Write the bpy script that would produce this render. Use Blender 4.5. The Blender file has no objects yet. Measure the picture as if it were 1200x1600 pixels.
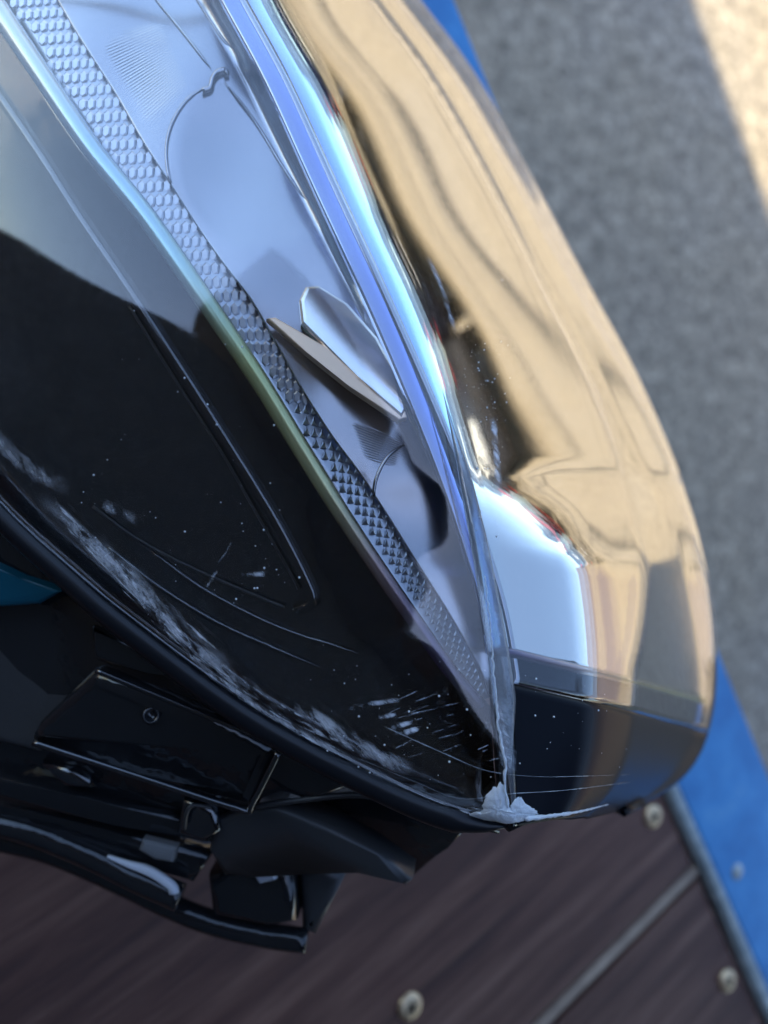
import bpy, bmesh, math, random
from mathutils import Vector, Matrix, noise
from mathutils.bvhtree import BVHTree
R = math.radians
random.seed(7)
scene = bpy.context.scene
col = scene.collection

# ------------------------------------------------------------------ camera
F = 1350.0                      # focal length in photo pixels (photo 1200 x 1600)
TILT = R(30)                    # camera leans 30 degrees from straight down, towards +X
TABLE = 0.74                    # height of the table top
CAM = Vector((0, 0, TABLE + 0.26))
cam_d = bpy.data.cameras.new('camera')
cam = bpy.data.objects.new('camera', cam_d); col.objects.link(cam)
cam.location = CAM; cam.rotation_euler = (0, -TILT, 0)
cam_d.sensor_fit = 'HORIZONTAL'; cam_d.sensor_width = 36; cam_d.lens = 36 * F / 1200
cam_d.clip_start = 0.01; cam_d.clip_end = 2000
cam_d.dof.use_dof = True; cam_d.dof.focus_distance = 0.152; cam_d.dof.aperture_fstop = 15.0
scene.camera = cam

# ------------------------------------------------------------------ light
SUN_EL, SUN_AZ = R(50), R(205)  # where the sun stands (azimuth from +X, anticlockwise)
SUN_FROM = Vector((math.cos(SUN_EL) * math.cos(SUN_AZ), math.cos(SUN_EL) * math.sin(SUN_AZ), math.sin(SUN_EL)))
world = bpy.data.worlds.new('World'); scene.world = world; world.use_nodes = True
wn = world.node_tree.nodes; wl = world.node_tree.links
sky = wn.new('ShaderNodeTexSky'); sky.sky_type = 'NISHITA'; sky.sun_disc = False
sky.sun_elevation = SUN_EL; sky.sun_rotation = math.pi / 2 - SUN_AZ
sky.air_density = 0.95; sky.dust_density = 0.8; sky.ozone_density = 1.6
bg = wn['Background']; bg.inputs['Strength'].default_value = 0.15
wl.new(sky.outputs[0], bg.inputs['Color'])
sun_d = bpy.data.lights.new('sun', 'SUN'); sun_d.energy = 3.4; sun_d.angle = R(0.5); sun_d.color = (1.0, 0.87, 0.61)
sun = bpy.data.objects.new('sun', sun_d); col.objects.link(sun)
sun.location = (-3, 0, 8); sun.rotation_euler = (-SUN_FROM).to_track_quat('-Z', 'Y').to_euler()
scene.view_settings.view_transform = 'Standard'; scene.view_settings.look = 'None'
scene.view_settings.gamma = 1.0; scene.view_settings.exposure = 1.72
scene.view_settings.use_curve_mapping = False
scene.render.engine = 'CYCLES'
scene.cycles.use_denoising = True
scene.cycles.max_bounces = 16; scene.cycles.transmission_bounces = 12; scene.cycles.glossy_bounces = 8
scene.cycles.transparent_max_bounces = 12; scene.cycles.caustics_refractive = True; scene.cycles.caustics_reflective = True

# ------------------------------------------------------------------ helpers
RX = Vector((math.cos(TILT), 0, math.sin(TILT))); RY = Vector((0, 1, 0)); RV = Vector((math.sin(TILT), 0, -math.cos(TILT)))
def ray(px, py):                # direction of a photo pixel, unit axial depth
    return RX * ((px - 600) / F) + RY * ((800 - py) / F) + RV
def P(px, py, d):               # world point of a pixel at axial depth d (millimetres)
    return CAM + ray(px, py) * (d / 1000.0)
def on_z(px, py, z):
    r = ray(px, py); return CAM + r * ((z - CAM.z) / r.z)
def on_plane(px, py, p0, n):
    r = ray(px, py); return CAM + r * (n.dot(p0 - CAM) / n.dot(r))
def depth_of(p): return (p - CAM).dot(RV) * 1000
def cr(p0, p1, p2, p3, t):
    return tuple(0.5 * (2 * b + (c - a) * t + (2 * a - 5 * b + 4 * c - d) * t * t + (3 * b - a - 3 * c + d) * t ** 3)
                 for a, b, c, d in zip(p0, p1, p2, p3))
def spline(pts, n, byidx=False):      # n samples of a Catmull-Rom curve through pts
    m = len(pts); out = []
    ext = [tuple(2 * a - b for a, b in zip(pts[0], pts[1]))] + list(pts) + [tuple(2 * a - b for a, b in zip(pts[-1], pts[-2]))]
    if byidx:
        us = [i * (m - 1) / (n - 1) for i in range(n)]
    else:
        L = [0]
        for i in range(m - 1): L.append(L[-1] + math.dist(pts[i][:2], pts[i + 1][:2]))
        us = []
        for i in range(n):
            s = L[-1] * i / (n - 1); k = 0
            while k < m - 2 and L[k + 1] < s: k += 1
            us.append(k + (s - L[k]) / max(1e-9, L[k + 1] - L[k]))
    for u in us:
        k = min(int(u), m - 2); out.append(cr(ext[k], ext[k + 1], ext[k + 2], ext[k + 3], u - k))
    return out
def lerp(a, b, t): return a + (b - a) * t
def pw(x, tab):                 # piecewise linear table
    if x <= tab[0][0]: return tab[0][1]
    for (a, b), (c, d) in zip(tab, tab[1:]):
        if x <= c: return b + (d - b) * (x - a) / (c - a)
    return tab[-1][1]

def link(name, me, mat, parent=None, smooth=False):
    o = bpy.data.objects.new(name, me); col.objects.link(o)
    if mat: me.materials.append(mat)
    if smooth:
        for p in me.polygons: p.use_smooth = True
    if parent:
        o.parent = parent; o.matrix_parent_inverse = parent.matrix_world.inverted()
    return o
def empty(name, loc, label, cat, group=None):
    o = bpy.data.objects.new(name, None); col.objects.link(o); o.location = loc; o.empty_display_size = 0.02
    o['label'] = label; o['category'] = cat
    if group: o['group'] = group
    bpy.context.view_layer.update()
    return o
def from_bm(name, bm, mat, parent=None, smooth=False):
    bmesh.ops.recalc_face_normals(bm, faces=bm.faces)
    me = bpy.data.meshes.new(name); bm.to_mesh(me); bm.free()
    return link(name, me, mat, parent, smooth)
def grid_faces(nu, nv, off=0):
    return [(off + i * nv + j, off + (i + 1) * nv + j, off + (i + 1) * nv + j + 1, off + i * nv + j + 1) for i in range(nu - 1) for j in range(nv - 1)]
def grid_normals(g):
    nu, nv = len(g), len(g[0]); out = []
    for i in range(nu):
        row = []
        for j in range(nv):
            a = g[min(i + 1, nu - 1)][j] - g[max(i - 1, 0)][j]; b = g[i][min(j + 1, nv - 1)] - g[i][max(j - 1, 0)]
            n = a.cross(b)
            row.append(n.normalized() if n.length > 1e-12 else None)
        out.append(row)
    last = Vector((0, 0, 1))
    for row in out:
        for j, n in enumerate(row):
            if n is None: row[j] = last.copy()
            last = row[j]
    m = out[nu // 2][nv // 2]
    if m.dot(CAM - g[nu // 2][nv // 2]) < 0:
        for row in out:
            for j in range(len(row)): row[j] = -row[j]
    return out
def shell(name, g, thick, mat, parent, smooth=True):   # a grid of points with real thickness, front towards the normals
    nu, nv = len(g), len(g[0]); N = grid_normals(g)
    back = [[g[i][j] - N[i][j] * thick for j in range(nv)] for i in range(nu)]
    V = [p for r in g for p in r] + [p for r in back for p in r]
    n = nu * nv; Fc = grid_faces(nu, nv) + [tuple(reversed(f)) for f in grid_faces(nu, nv, n)]
    for i in range(nu - 1):
        Fc.append((i * nv, n + i * nv, n + (i + 1) * nv, (i + 1) * nv)); a = i * nv + nv - 1
        Fc.append((a, a + nv, n + a + nv, n + a))
    for j in range(nv - 1):
        Fc.append((j, j + 1, n + j + 1, n + j)); a = (nu - 1) * nv + j
        Fc.append((a, n + a, n + a + 1, a + 1))
    me = bpy.data.meshes.new(name); me.from_pydata(V, [], Fc); me.update()
    bm = bmesh.new(); bm.from_mesh(me); bmesh.ops.recalc_face_normals(bm, faces=bm.faces); bm.to_mesh(me); bm.free()
    return link(name, me, mat, parent, smooth)
def masked_shell(name, g, thick, mat, parent, keep):    # like shell(), but only the cells keep(i, j) says
    nu, nv = len(g), len(g[0]); N = grid_normals(g); n = nu * nv
    V = [p for r in g for p in r] + [g[i][j] - N[i][j] * thick for i in range(nu) for j in range(nv)]
    top = [f for k, f in enumerate(grid_faces(nu, nv)) if keep(k // (nv - 1), k % (nv - 1))]
    ed_ = {}
    for f in top:
        for a, b in zip(f, f[1:] + f[:1]): ed_[(a, b)] = 1
    Fc = list(top) + [tuple(n + q for q in reversed(f)) for f in top] + [(b, a, n + a, n + b) for (a, b) in ed_ if (b, a) not in ed_]
    me = bpy.data.meshes.new(name); me.from_pydata(V, [], Fc); me.update()
    bm = bmesh.new(); bm.from_mesh(me)
    bmesh.ops.delete(bm, geom=[v for v in bm.verts if not v.link_faces], context='VERTS')
    bmesh.ops.recalc_face_normals(bm, faces=bm.faces); bm.to_mesh(me); bm.free()
    return link(name, me, mat, parent, True)
def tube(name, pts, rad, mat, parent, seg=8, flat=1.0, taper=False, smooth=True):   # swept round bar through world points
    bm = bmesh.new(); rings = []; n = len(pts)
    for i, p in enumerate(pts):
        t = (pts[min(i + 1, n - 1)] - pts[max(i - 1, 0)]).normalized()
        up = (CAM - p).normalized(); side = t.cross(up).normalized(); up = side.cross(t)
        r = rad(i / (n - 1)) if callable(rad) else rad
        if taper: r *= max(0.08, min(1, 6 * min(i, n - 1 - i) / n + 0.1))
        rings.append([bm.verts.new(p + side * math.cos(2 * math.pi * k / seg) * r + up * math.sin(2 * math.pi * k / seg) * r * flat) for k in range(seg)])
    for a, b in zip(rings, rings[1:]):
        for k in range(seg): bm.faces.new((a[k], a[(k + 1) % seg], b[(k + 1) % seg], b[k]))
    bm.faces.new(rings[0]); bm.faces.new(list(reversed(rings[-1])))
    return from_bm(name, bm, mat, parent, smooth)
def ptube(name, pp, rad, mat, parent, n=24, **k):
    return tube(name, [P(*q) for q in spline(pp, n)], rad, mat, parent, **k)
def plate(name, pp, thick, mat, parent, bevel=0.0, n=None, smooth=None):   # polygon of (px,py,depth) with thickness away from the camera
    if smooth is None: smooth = mat in (M['housing'], M['grey_plastic'], M['black'])
    if smooth: bevel *= 1.4
    pts = [P(*q) for q in (spline(pp + [pp[0]], n)[:-1] if n else pp)]
    c = sum(pts, Vector()) / len(pts); nn = Vector()
    for a, b in zip(pts, pts[1:] + pts[:1]): nn += (a - c).cross(b - c)
    nn.normalize()
    if nn.dot(CAM - c) < 0: nn = -nn
    bm = bmesh.new()
    top = [bm.verts.new(p) for p in pts]; bot = [bm.verts.new(p - nn * thick) for p in pts]
    f = bm.faces.new(top); bm.faces.new(list(reversed(bot)))
    for i in range(len(pts)):
        j = (i + 1) % len(pts); bm.faces.new((top[i], bot[i], bot[j], top[j]))
    if bevel:
        es = [e for e in bm.edges if e in set(f.edges)]
        bmesh.ops.bevel(bm, geom=es, offset=bevel, segments=3, profile=0.6, affect='EDGES')
    return from_bm(name, bm, mat, parent, smooth)
def box_bm(bm, c, ax, ay, az, sx, sy, sz):
    vs = [bm.verts.new(c + ax * (sx * i) + ay * (sy * j) + az * (sz * k)) for i in (-.5, .5) for j in (-.5, .5) for k in (-.5, .5)]
    for f in ((0, 1, 3, 2), (4, 6, 7, 5), (0, 4, 5, 1), (2, 3, 7, 6), (0, 2, 6, 4), (1, 5, 7, 3)): bm.faces.new([vs[i] for i in f])

# ------------------------------------------------------------------ materials
def mat(name, base=(.5, .5, .5), rough=.5, metal=0, **kw):
    m = bpy.data.materials.new(name); m.use_nodes = True
    b = m.node_tree.nodes['Principled BSDF']
    b.inputs['Base Color'].default_value = (*base, 1); b.inputs['Roughness'].default_value = rough; b.inputs['Metallic'].default_value = metal
    for k, v in kw.items(): b.inputs[k.replace('_', ' ')].default_value = v
    return m
def nodes(m): return m.node_tree.nodes, m.node_tree.links, m.node_tree.nodes['Principled BSDF']
def noise_node(m, scale, detail=4, rough=.6, stretch=None, coord='Object'):
    n, l, b = nodes(m)
    tc = n.new('ShaderNodeTexCoord'); mp = n.new('ShaderNodeMapping'); tx = n.new('ShaderNodeTexNoise')
    l.new(tc.outputs[coord], mp.inputs[0]); l.new(mp.outputs[0], tx.inputs['Vector'])
    tx.inputs['Scale'].default_value = scale; tx.inputs['Detail'].default_value = detail; tx.inputs['Roughness'].default_value = rough
    if stretch:
        mp.vector_type = 'TEXTURE'; mp.inputs['Rotation'].default_value = stretch[1]; mp.inputs['Scale'].default_value = [1 / q for q in stretch[0]]
    return tx
def ramp(m, src, stops):
    n, l, b = nodes(m); r = n.new('ShaderNodeValToRGB'); l.new(src, r.inputs[0]); e = r.color_ramp.elements
    while len(e) < len(stops): e.new(.5)
    for el, (p, c) in zip(e, stops):
        el.position = p; el.color = (*c, 1) if len(c) == 3 else c
    return r
def bump(m, src, strength, dist):
    n, l, b = nodes(m); bp = n.new('ShaderNodeBump'); bp.inputs['Strength'].default_value = strength; bp.inputs['Distance'].default_value = dist
    l.new(src, bp.inputs['Height']); l.new(bp.outputs[0], b.inputs['Normal']); return bp
def grey(v): return (v, v, v)

M = {}
m = M['lens'] = mat('clear_plastic', (1, 1, 1), .015, IOR=1.585, Transmission_Weight=1.0)
t = noise_node(m, 900, 3); r = ramp(m, t.outputs[0], [(.45, grey(.01)), (.8, grey(.10))]); nodes(m)[1].new(r.outputs[0], nodes(m)[2].inputs['Roughness'])
m = M['black'] = mat('gloss_black_plastic', (.006, .008, .012), .09, IOR=2.2)
t = noise_node(m, 160, 4); r = ramp(m, t.outputs[0], [(.35, grey(.05)), (.75, grey(.22))]); nodes(m)[1].new(r.outputs[0], nodes(m)[2].inputs['Roughness'])
bump(m, noise_node(m, 60, 2).outputs[0], .05, .002)
m = M['housing'] = mat('black_housing_plastic', (.012, .013, .015), .15, IOR=1.6)
t = noise_node(m, 220, 5); r = ramp(m, t.outputs[0], [(.3, grey(.03)), (.75, grey(.18))]); nodes(m)[1].new(r.outputs[0], nodes(m)[2].inputs['Roughness'])
bump(m, noise_node(m, 40, 4).outputs[0], .4, .003)
M['grey_plastic'] = m = mat('dark_grey_plastic', (.035, .036, .038), .35)
bump(m, noise_node(m, 300, 4).outputs[0], .15, .0008)
M['chrome'] = m = mat('dulled_chrome', (.42, .43, .46), .2, 1)
bump(m, noise_node(m, 25, 2).outputs[0], .03, .004)
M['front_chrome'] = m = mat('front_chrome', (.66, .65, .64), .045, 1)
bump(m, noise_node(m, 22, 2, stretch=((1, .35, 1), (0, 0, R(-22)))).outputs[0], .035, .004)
n_, l_, b_ = nodes(m); at = n_.new('ShaderNodeAttribute'); at.attribute_name = 'across'     # sky reflection painted in, blue to white, along the crease
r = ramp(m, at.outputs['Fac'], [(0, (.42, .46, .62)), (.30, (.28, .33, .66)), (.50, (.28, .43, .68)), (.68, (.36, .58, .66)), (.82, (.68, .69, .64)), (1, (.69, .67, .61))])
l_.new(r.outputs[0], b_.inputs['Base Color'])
M['prism'] = mat('prism_chrome', (.60, .63, .68), .36, 1)
M['white_panel'] = mat('white_panel', (.88, .89, .88), .2)
M['ridge'] = m = mat('frosted_clear_plastic', (.85, .90, .95), .22, IOR=1.4, Transmission_Weight=.86)
bump(m, noise_node(m, 700, 4).outputs[0], .4, .0006)
M['seal'] = m = mat('cloudy_sealant', (.80, .85, .90), .3, IOR=1.4, Transmission_Weight=.4)
bump(m, noise_node(m, 900, 5).outputs[0], .5, .0006)
# scuffs: white abraded plastic broken up by a noise mask
M['scuff'] = m = mat('white_scuff', (.74, .79, .86), .6)
t = noise_node(m, 420, 6, .7, ((.14, 1, 1), (0, 0, R(-37)))); r = ramp(m, t.outputs[0], [(.40, grey(0)), (.60, grey(.85))])
at = nodes(m)[0].new('ShaderNodeAttribute'); at.attribute_name = 'cover'
mul = nodes(m)[0].new('ShaderNodeMath'); mul.operation = 'MULTIPLY'
nodes(m)[1].new(r.outputs[0], mul.inputs[0]); nodes(m)[1].new(at.outputs['Fac'], mul.inputs[1]); nodes(m)[1].new(mul.outputs[0], nodes(m)[2].inputs['Alpha'])
M['dust'] = mat('dust', (.6, .64, .68), .7)
# stress-coloured edge: tints run along the bar, brown and purple reflections painted in below
M['edge'] = m = mat('stress_and_reflection_edge', (.7, .8, .7), .25, .6)
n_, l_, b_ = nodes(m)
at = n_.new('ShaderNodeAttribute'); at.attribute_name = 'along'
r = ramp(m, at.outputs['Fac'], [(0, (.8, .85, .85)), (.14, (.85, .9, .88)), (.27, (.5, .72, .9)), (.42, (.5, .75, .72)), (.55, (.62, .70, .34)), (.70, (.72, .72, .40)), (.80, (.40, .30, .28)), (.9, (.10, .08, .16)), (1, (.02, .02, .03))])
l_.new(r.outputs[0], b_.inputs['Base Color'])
m = M['asphalt'] = mat('asphalt', (.15, .15, .15), .85)
t1 = noise_node(m, 90, 6, .75); t2 = noise_node(m, 38, 6, .8); t3 = noise_node(m, .9, 5, .6)
r1 = ramp(m, t1.outputs[0], [(.30, (.13, .108, .080)), (.5, (.285, .245, .187)), (.66, (.44, .38, .295)), (.8, (.70, .61, .48))])
r2 = ramp(m, t2.outputs[0], [(.34, grey(.42)), (.5, grey(1.0)), (.66, grey(1.75))])
mx = nodes(m)[0].new('ShaderNodeMix'); mx.data_type = 'RGBA'; mx.blend_type = 'MULTIPLY'; mx.inputs[0].default_value = 1
nodes(m)[1].new(r1.outputs[0], mx.inputs[6]); nodes(m)[1].new(r2.outputs[0], mx.inputs[7])
r3 = ramp(m, t3.outputs[0], [(.32, (.88, .85, .82)), (.48, (1.0, .97, .90)), (.62, (1.03, 1.03, 1.04)), (.75, (1.12, 1.1, 1.0))])
mx2 = nodes(m)[0].new('ShaderNodeMix'); mx2.data_type = 'RGBA'; mx2.blend_type = 'MULTIPLY'; mx2.inputs[0].default_value = 1
nodes(m)[1].new(mx.outputs[2], mx2.inputs[6]); nodes(m)[1].new(r3.outputs[0], mx2.inputs[7]); nodes(m)[1].new(mx2.outputs[2], nodes(m)[2].inputs['Base Color'])
bump(m, t1.outputs[0], .6, .004)
m = M['blue'] = mat('blue_paint', (.015, .12, .52), .35)
t = noise_node(m, 40, 5); r = ramp(m, t.outputs[0], [(.3, (.030, .18, .43)), (.6, (.055, .27, .56)), (.78, (.13, .36, .6))]); nodes(m)[1].new(r.outputs[0], nodes(m)[2].inputs['Base Color'])
bump(m, noise_node(m, 120, 4).outputs[0], .2, .001)
m = M['worn'] = mat('worn_metal_edge', (.36, .42, .42), .45, .3)
t = noise_node(m, 150, 4); r = ramp(m, t.outputs[0], [(.3, (.22, .27, .28)), (.55, (.42, .47, .46)), (.8, (.6, .63, .6))]); nodes(m)[1].new(r.outputs[0], nodes(m)[2].inputs['Base Color'])
M['screw'] = m = mat('tarnished_screw', (.70, .52, .32), .4, .85)

# ------------------------------------------------------------------ ground
bm = bmesh.new()
S = 400
for x, y in ((-S, -S), (S, -S), (S, S), (-S, S)): bm.verts.new((x, y, 0))
bm.faces.new(bm.verts)
g = from_bm('ground', bm, M['asphalt']); g['kind'] = 'structure'; g['label'] = 'grey asphalt ground, shaded with a sunlit patch'
# the edge of the shade on the ground, seen at the top right
GA = on_z(1085, 0, 0); GB = on_z(1200, 320, 0); gd = (GB - GA).normalized(); gn = Vector((-gd.y, gd.x, 0))
if gn.x < 0: gn = -gn
def joint(D, w0, w1, s0, s1, name, label):      # added dark joint, parallel to the shade edge, for lines mirrored in the lamp
    bm = bmesh.new(); base = gn * D; base.z = .004; vs = []
    for i in range(61):
        q = lerp(s0, s1, i / 60); w = lerp(w0, w1, i / 60) * (1 + .5 * noise.noise(Vector((q * 3, D, 0)))); o_ = .05 * noise.noise(Vector((q * 1.7, D, 4)))
        vs.append((bm.verts.new(base + gd * q + gn * (o_ - w / 2)), bm.verts.new(base + gd * q + gn * (o_ + w / 2))))
    for a, b in zip(vs, vs[1:]): bm.faces.new((a[0], a[1], b[1], b[0]))
    o = from_bm(name, bm, M['tar']); o['kind'] = 'structure'; o['label'] = label
M['tar'] = mat('tar', (.05, .046, .04), .8)
joint(3.05, .16, .30, -4, 4.5, 'added_joint', 'dark tar joint added across the sunlit asphalt'); joint(4.1, .07, .16, -4, 5, 'added_joint', 'thin dark tar joint added farther out on the asphalt')

# ------------------------------------------------------------------ building added unseen to cast the shade and darken reflections
HE = 2.0
t = HE / SUN_FROM.z
E0 = GA + SUN_FROM * t
shade_wall_m = mat('shade_blocker_render', (.03, .032, .036), .8); bump(shade_wall_m, noise_node(shade_wall_m, 60, 5).outputs[0], .3, .004)
shade_roof_m = mat('dark_shade_roof', (.03, .028, .026), .7)
bld = empty('shade_blocker', (E0.x, E0.y, 0), 'unseen dark building that shades the table', 'shade_blocker')
def slab(name, s0, s1, d0, d1, z0, z1, mt):
    bm = bmesh.new(); c = E0 + gd * (s0 + s1) / 2 - gn * (d0 + d1) / 2; c.z = (z0 + z1) / 2
    box_bm(bm, c, gd, gn, Vector((0, 0, 1)), s1 - s0, d1 - d0, z1 - z0); return from_bm(name, bm, mt, bld)
slab('wall', -.66, 6, .5, 2.5, 0, HE - .12, shade_wall_m); slab('shade_roof', -1.0, 6.1, 0, 2.6, HE - .119, HE, shade_roof_m)
slab('shade_extension', 1.25, 6.1, -1.4, -.003, HE - .14, HE - .005, shade_roof_m)  # unseen slab added to widen the shade on the ground

# ------------------------------------------------------------------ parked cars, mirrored in the lamp
def car(loc, rz, paint, label):
    root = empty('parked_car', loc, label, 'car', 'cars parked beyond the sunlit asphalt')
    root.rotation_euler = (0, 0, rz); bpy.context.view_layer.update()
    dark = mat('car_glass', (.01, .012, .015), .05); tyre = mat('tyre', (.02, .02, .02), .8); rim = mat('rim', (.7, .7, .72), .25, 1); red = mat('tail_lamp', (.55, .01, .02), .2)
    # the car points along its own +X, its rear at x = 0
    prof = [(0, .35), (.02, .75), (.1, .95), (.35, 1.0), (.75, 1.36), (1.2, 1.46), (2.1, 1.44), (2.9, 1.02), (4.0, .88), (4.25, .7), (4.28, .35), (3.9, .25), (.4, .25)]
    def solid(name, prof, w0, w1, mt, zsplit=None):
        bm = bmesh.new()
        rows = []
        for y in (-1, 1):
            rows.append([bm.verts.new((x, y * (w0 if z < 1.0 else w1), z)) for x, z in prof])
        bm.faces.new(rows[0]); bm.faces.new(list(reversed(rows[1])))
        for i in range(len(prof)):
            j = (i + 1) % len(prof); bm.faces.new((rows[0][i], rows[1][i], rows[1][j], rows[0][j]))
        bmesh.ops.bevel(bm, geom=list(bm.edges), offset=.05, segments=2, affect='EDGES')
        bmesh.ops.recalc_face_normals(bm, faces=bm.faces)
        me = bpy.data.meshes.new(name); bm.to_mesh(me); bm.free(); o = link(name, me, mt, None, True); o.parent = root; return o
    solid('body', prof, .88, .66, paint)
    def bx(name, c, s, mt, parent=root):
        bm = bmesh.new(); box_bm(bm, Vector(c), Vector((1, 0, 0)), Vector((0, 1, 0)), Vector((0, 0, 1)), *s)
        bmesh.ops.bevel(bm, geom=list(bm.edges), offset=min(s) * .3, segments=2, affect='EDGES')
        me = bpy.data.meshes.new(name); bm.to_mesh(me); bm.free(); o = link(name, me, mt); o.parent = parent; return o
    w = bx('rear_window', (.50, 0, 1.19), (.03, 1.1, .34), dark); w.rotation_euler = (0, R(48), 0)
    bx('bumper', (-.03, 0, .5), (.12, 1.6, .2), paint)
    bx('number_plate', (-.03, 0, .78), (.03, .5, .11), M['white_panel'])
    for s in (-1, 1):
        bx('tail_lamp', (.03, s * .68, .86), (.12, .20, .13), red)
        bx('side_window', (1.6, s * .74, 1.2), (1.5, .05, .28), dark)
        for x in (.75, 3.4):
            for nm, r_, h_, mt in (('wheel', .31, .2, tyre), ('rim', .2, .22, rim)):
                bm = bmesh.new(); bmesh.ops.create_cone(bm, cap_ends=True, segments=24, radius1=r_, radius2=r_, depth=h_, matrix=Matrix.Translation((x, s * .8, .31)) @ Matrix.Rotation(R(90), 4, 'X'))
                me = bpy.data.meshes.new(nm); bm.to_mesh(me); bm.free(); o = link(nm, me, mt)
                if nm == 'wheel': o.parent = root; wh = o
                else: o.parent = wh
    return root
pb = mat('black_paint', (.008, .008, .012), .12); pg = mat('dark_grey_paint', (.03, .03, .035), .15); pr = mat('navy_paint', (.012, .014, .035), .12)
for a, pt, lb in ((79.5, pb, 'black parked car at the far end of the row'), (59, pr, 'navy parked car with red tail lamps'), (38.5, pb, 'black parked car between the navy car and the grey car'),
                  (18, pg, 'dark grey parked car with red tail lamps')):
    c_ = car((5.3 * math.cos(R(a)), 5.3 * math.sin(R(a)), 0), R(a), pt, lb); c_.scale = (1.12, 1.12, 1.12)

gw = empty('added_wall', (8.2, -1.9, 0), 'unseen added mauve wall with coping beyond the asphalt', 'wall')  # added to hide the bright horizon from reflections
wm = mat('added_wall_render', (.20, .17, .19), .8); bump(wm, noise_node(wm, 30, 5).outputs[0], .3, .004)
bm = bmesh.new(); box_bm(bm, Vector((8.2, -1.9, 1.35)), Vector((.17, .985, 0)), Vector((.985, -.17, 0)), Vector((0, 0, 1)), 7.0, .22, 2.7); from_bm('added_wall_panel', bm, wm, gw)
bm = bmesh.new(); box_bm(bm, Vector((8.2, -1.9, 2.745)), Vector((.17, .985, 0)), Vector((.985, -.17, 0)), Vector((0, 0, 1)), 7.1, .32, .088); from_bm('added_coping', bm, mat('added_coping_stone', (.32, .31, .28), .8), gw)

# ------------------------------------------------------------------ table
table = empty('wooden_table', (0, 0, TABLE), 'dark brown wooden plank table with blue painted metal edge', 'table')
EA = on_z(1040, 1230, TABLE); EB = on_z(1200, 1590, TABLE); ed = (EB - EA).normalized(); en = Vector((-ed.y, ed.x, 0))
if en.x < 0: en = -en
QA = on_z(860, 1590, TABLE); QB = on_z(1080, 1370, TABLE); pd = (QB - QA).normalized(); pn = Vector((-pd.y, pd.x, 0))
if pn.y < 0: pn = -pn
UP = Vector((0, 0, 1))
m = M['wood'] = mat('dark_stained_wood', (.05, .032, .03), .55)
ang = math.atan2(pd.y, pd.x)
t1 = noise_node(m, 9, 8, .65, ((1.2, 14, 14), (0, 0, ang)))
t2 = noise_node(m, 3, 3, .5, ((1, 3, 3), (0, 0, ang)))
r1 = ramp(m, t1.outputs[0], [(.28, (.034, .010, .006)), (.45, (.080, .030, .018)), (.56, (.118, .054, .034)), (.75, (.20, .105, .070))])
r2 = ramp(m, t2.outputs[0], [(.3, (.75, .7, .72)), (.7, (1.25, 1.2, 1.2))])
mx = nodes(m)[0].new('ShaderNodeMix'); mx.data_type = 'RGBA'; mx.blend_type = 'MULTIPLY'; mx.inputs[0].default_value = 1
nodes(m)[1].new(r1.outputs[0], mx.inputs[6]); nodes(m)[1].new(r2.outputs[0], mx.inputs[7]); nodes(m)[1].new(mx.outputs[2], nodes(m)[2].inputs['Base Color'])
bump(m, t1.outputs[0], .35, .002)
m = M['pale_wood'] = mat('pale_filler', (.20, .145, .11), .6)
t1 = noise_node(m, 60, 4); r1 = ramp(m, t1.outputs[0], [(.3, (.24, .17, .12)), (.7, (.42, .31, .22))]); nodes(m)[1].new(r1.outputs[0], nodes(m)[2].inputs['Base Color'])
PW, GAP = .21, .0055
def cut_at_edge(p, d, off):      # length along d from p to the line EA + en*off
    return (EA + en * off - p).dot(en) / d.dot(en)
def strip(name, v0, v1, ztop, h, mt, e_off, back, bevel=.0015):
    bm = bmesh.new(); cs = []
    for v in (v0, v1):
        p = QA + pn * v; a = cut_at_edge(p, pd, e_off); cs.append((p + pd * (a - back), p + pd * a))
    pts = [cs[0][0], cs[0][1], cs[1][1], cs[1][0]]
    lo = [bm.verts.new((p.x, p.y, ztop - h)) for p in pts]; hi = [bm.verts.new((p.x, p.y, ztop)) for p in pts]
    f = bm.faces.new(hi); bm.faces.new(list(reversed(lo)))
    for i in range(4): bm.faces.new((lo[i], lo[(i + 1) % 4], hi[(i + 1) % 4], hi[i]))
    bmesh.ops.bevel(bm, geom=list(f.edges), offset=bevel, segments=2, affect='EDGES')
    return from_bm(name, bm, mt, table)
for k in range(-2, 3):
    v0 = k * (PW + GAP) + GAP * .5
    strip('plank', v0, v0 + PW, TABLE + random.uniform(-.0006, .0003), .028, M['wood'], -.002, .95, .002)
    strip('filler_strip', v0 - GAP + .0002, v0 - .0002, TABLE - .0003, .02, M['pale_wood'], -.002, .95, .0004)
# screws: countersunk heads with a cross recess
def screw(px, py):
    c = on_z(px, py, TABLE); r = .0042
    bm = bmesh.new(); N = 20
    prof = [(.0052, -.0010), (.0048, .0006), (.0042, .0012), (.0030, .0014)]
    rings = [[bm.verts.new((c.x + q * math.cos(2 * math.pi * k / N), c.y + q * math.sin(2 * math.pi * k / N), c.z + z)) for k in range(N)] for q, z in prof]
    for a, b in zip(rings, rings[1:]):
        for k in range(N): bm.faces.new((a[k], a[(k + 1) % N], b[(k + 1) % N], b[k]))
    bm.faces.new(rings[-1])
    o = from_bm('screw', bm, M['screw'], table, True)
    bm = bmesh.new()
    for k, a in enumerate((.4, .4 + math.pi / 2)):
        box_bm(bm, Vector((c.x, c.y, c.z + .0014 + k * .00005)), Vector((math.cos(a), math.sin(a), 0)), Vector((-math.sin(a), math.cos(a), 0)), UP, .0042, .0009, .0004)
    from_bm('cross_recess', bm, M['housing'], o)
for q in ((1020, 1275), (1137, 1532), (640, 1572)): screw(*q)
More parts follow.
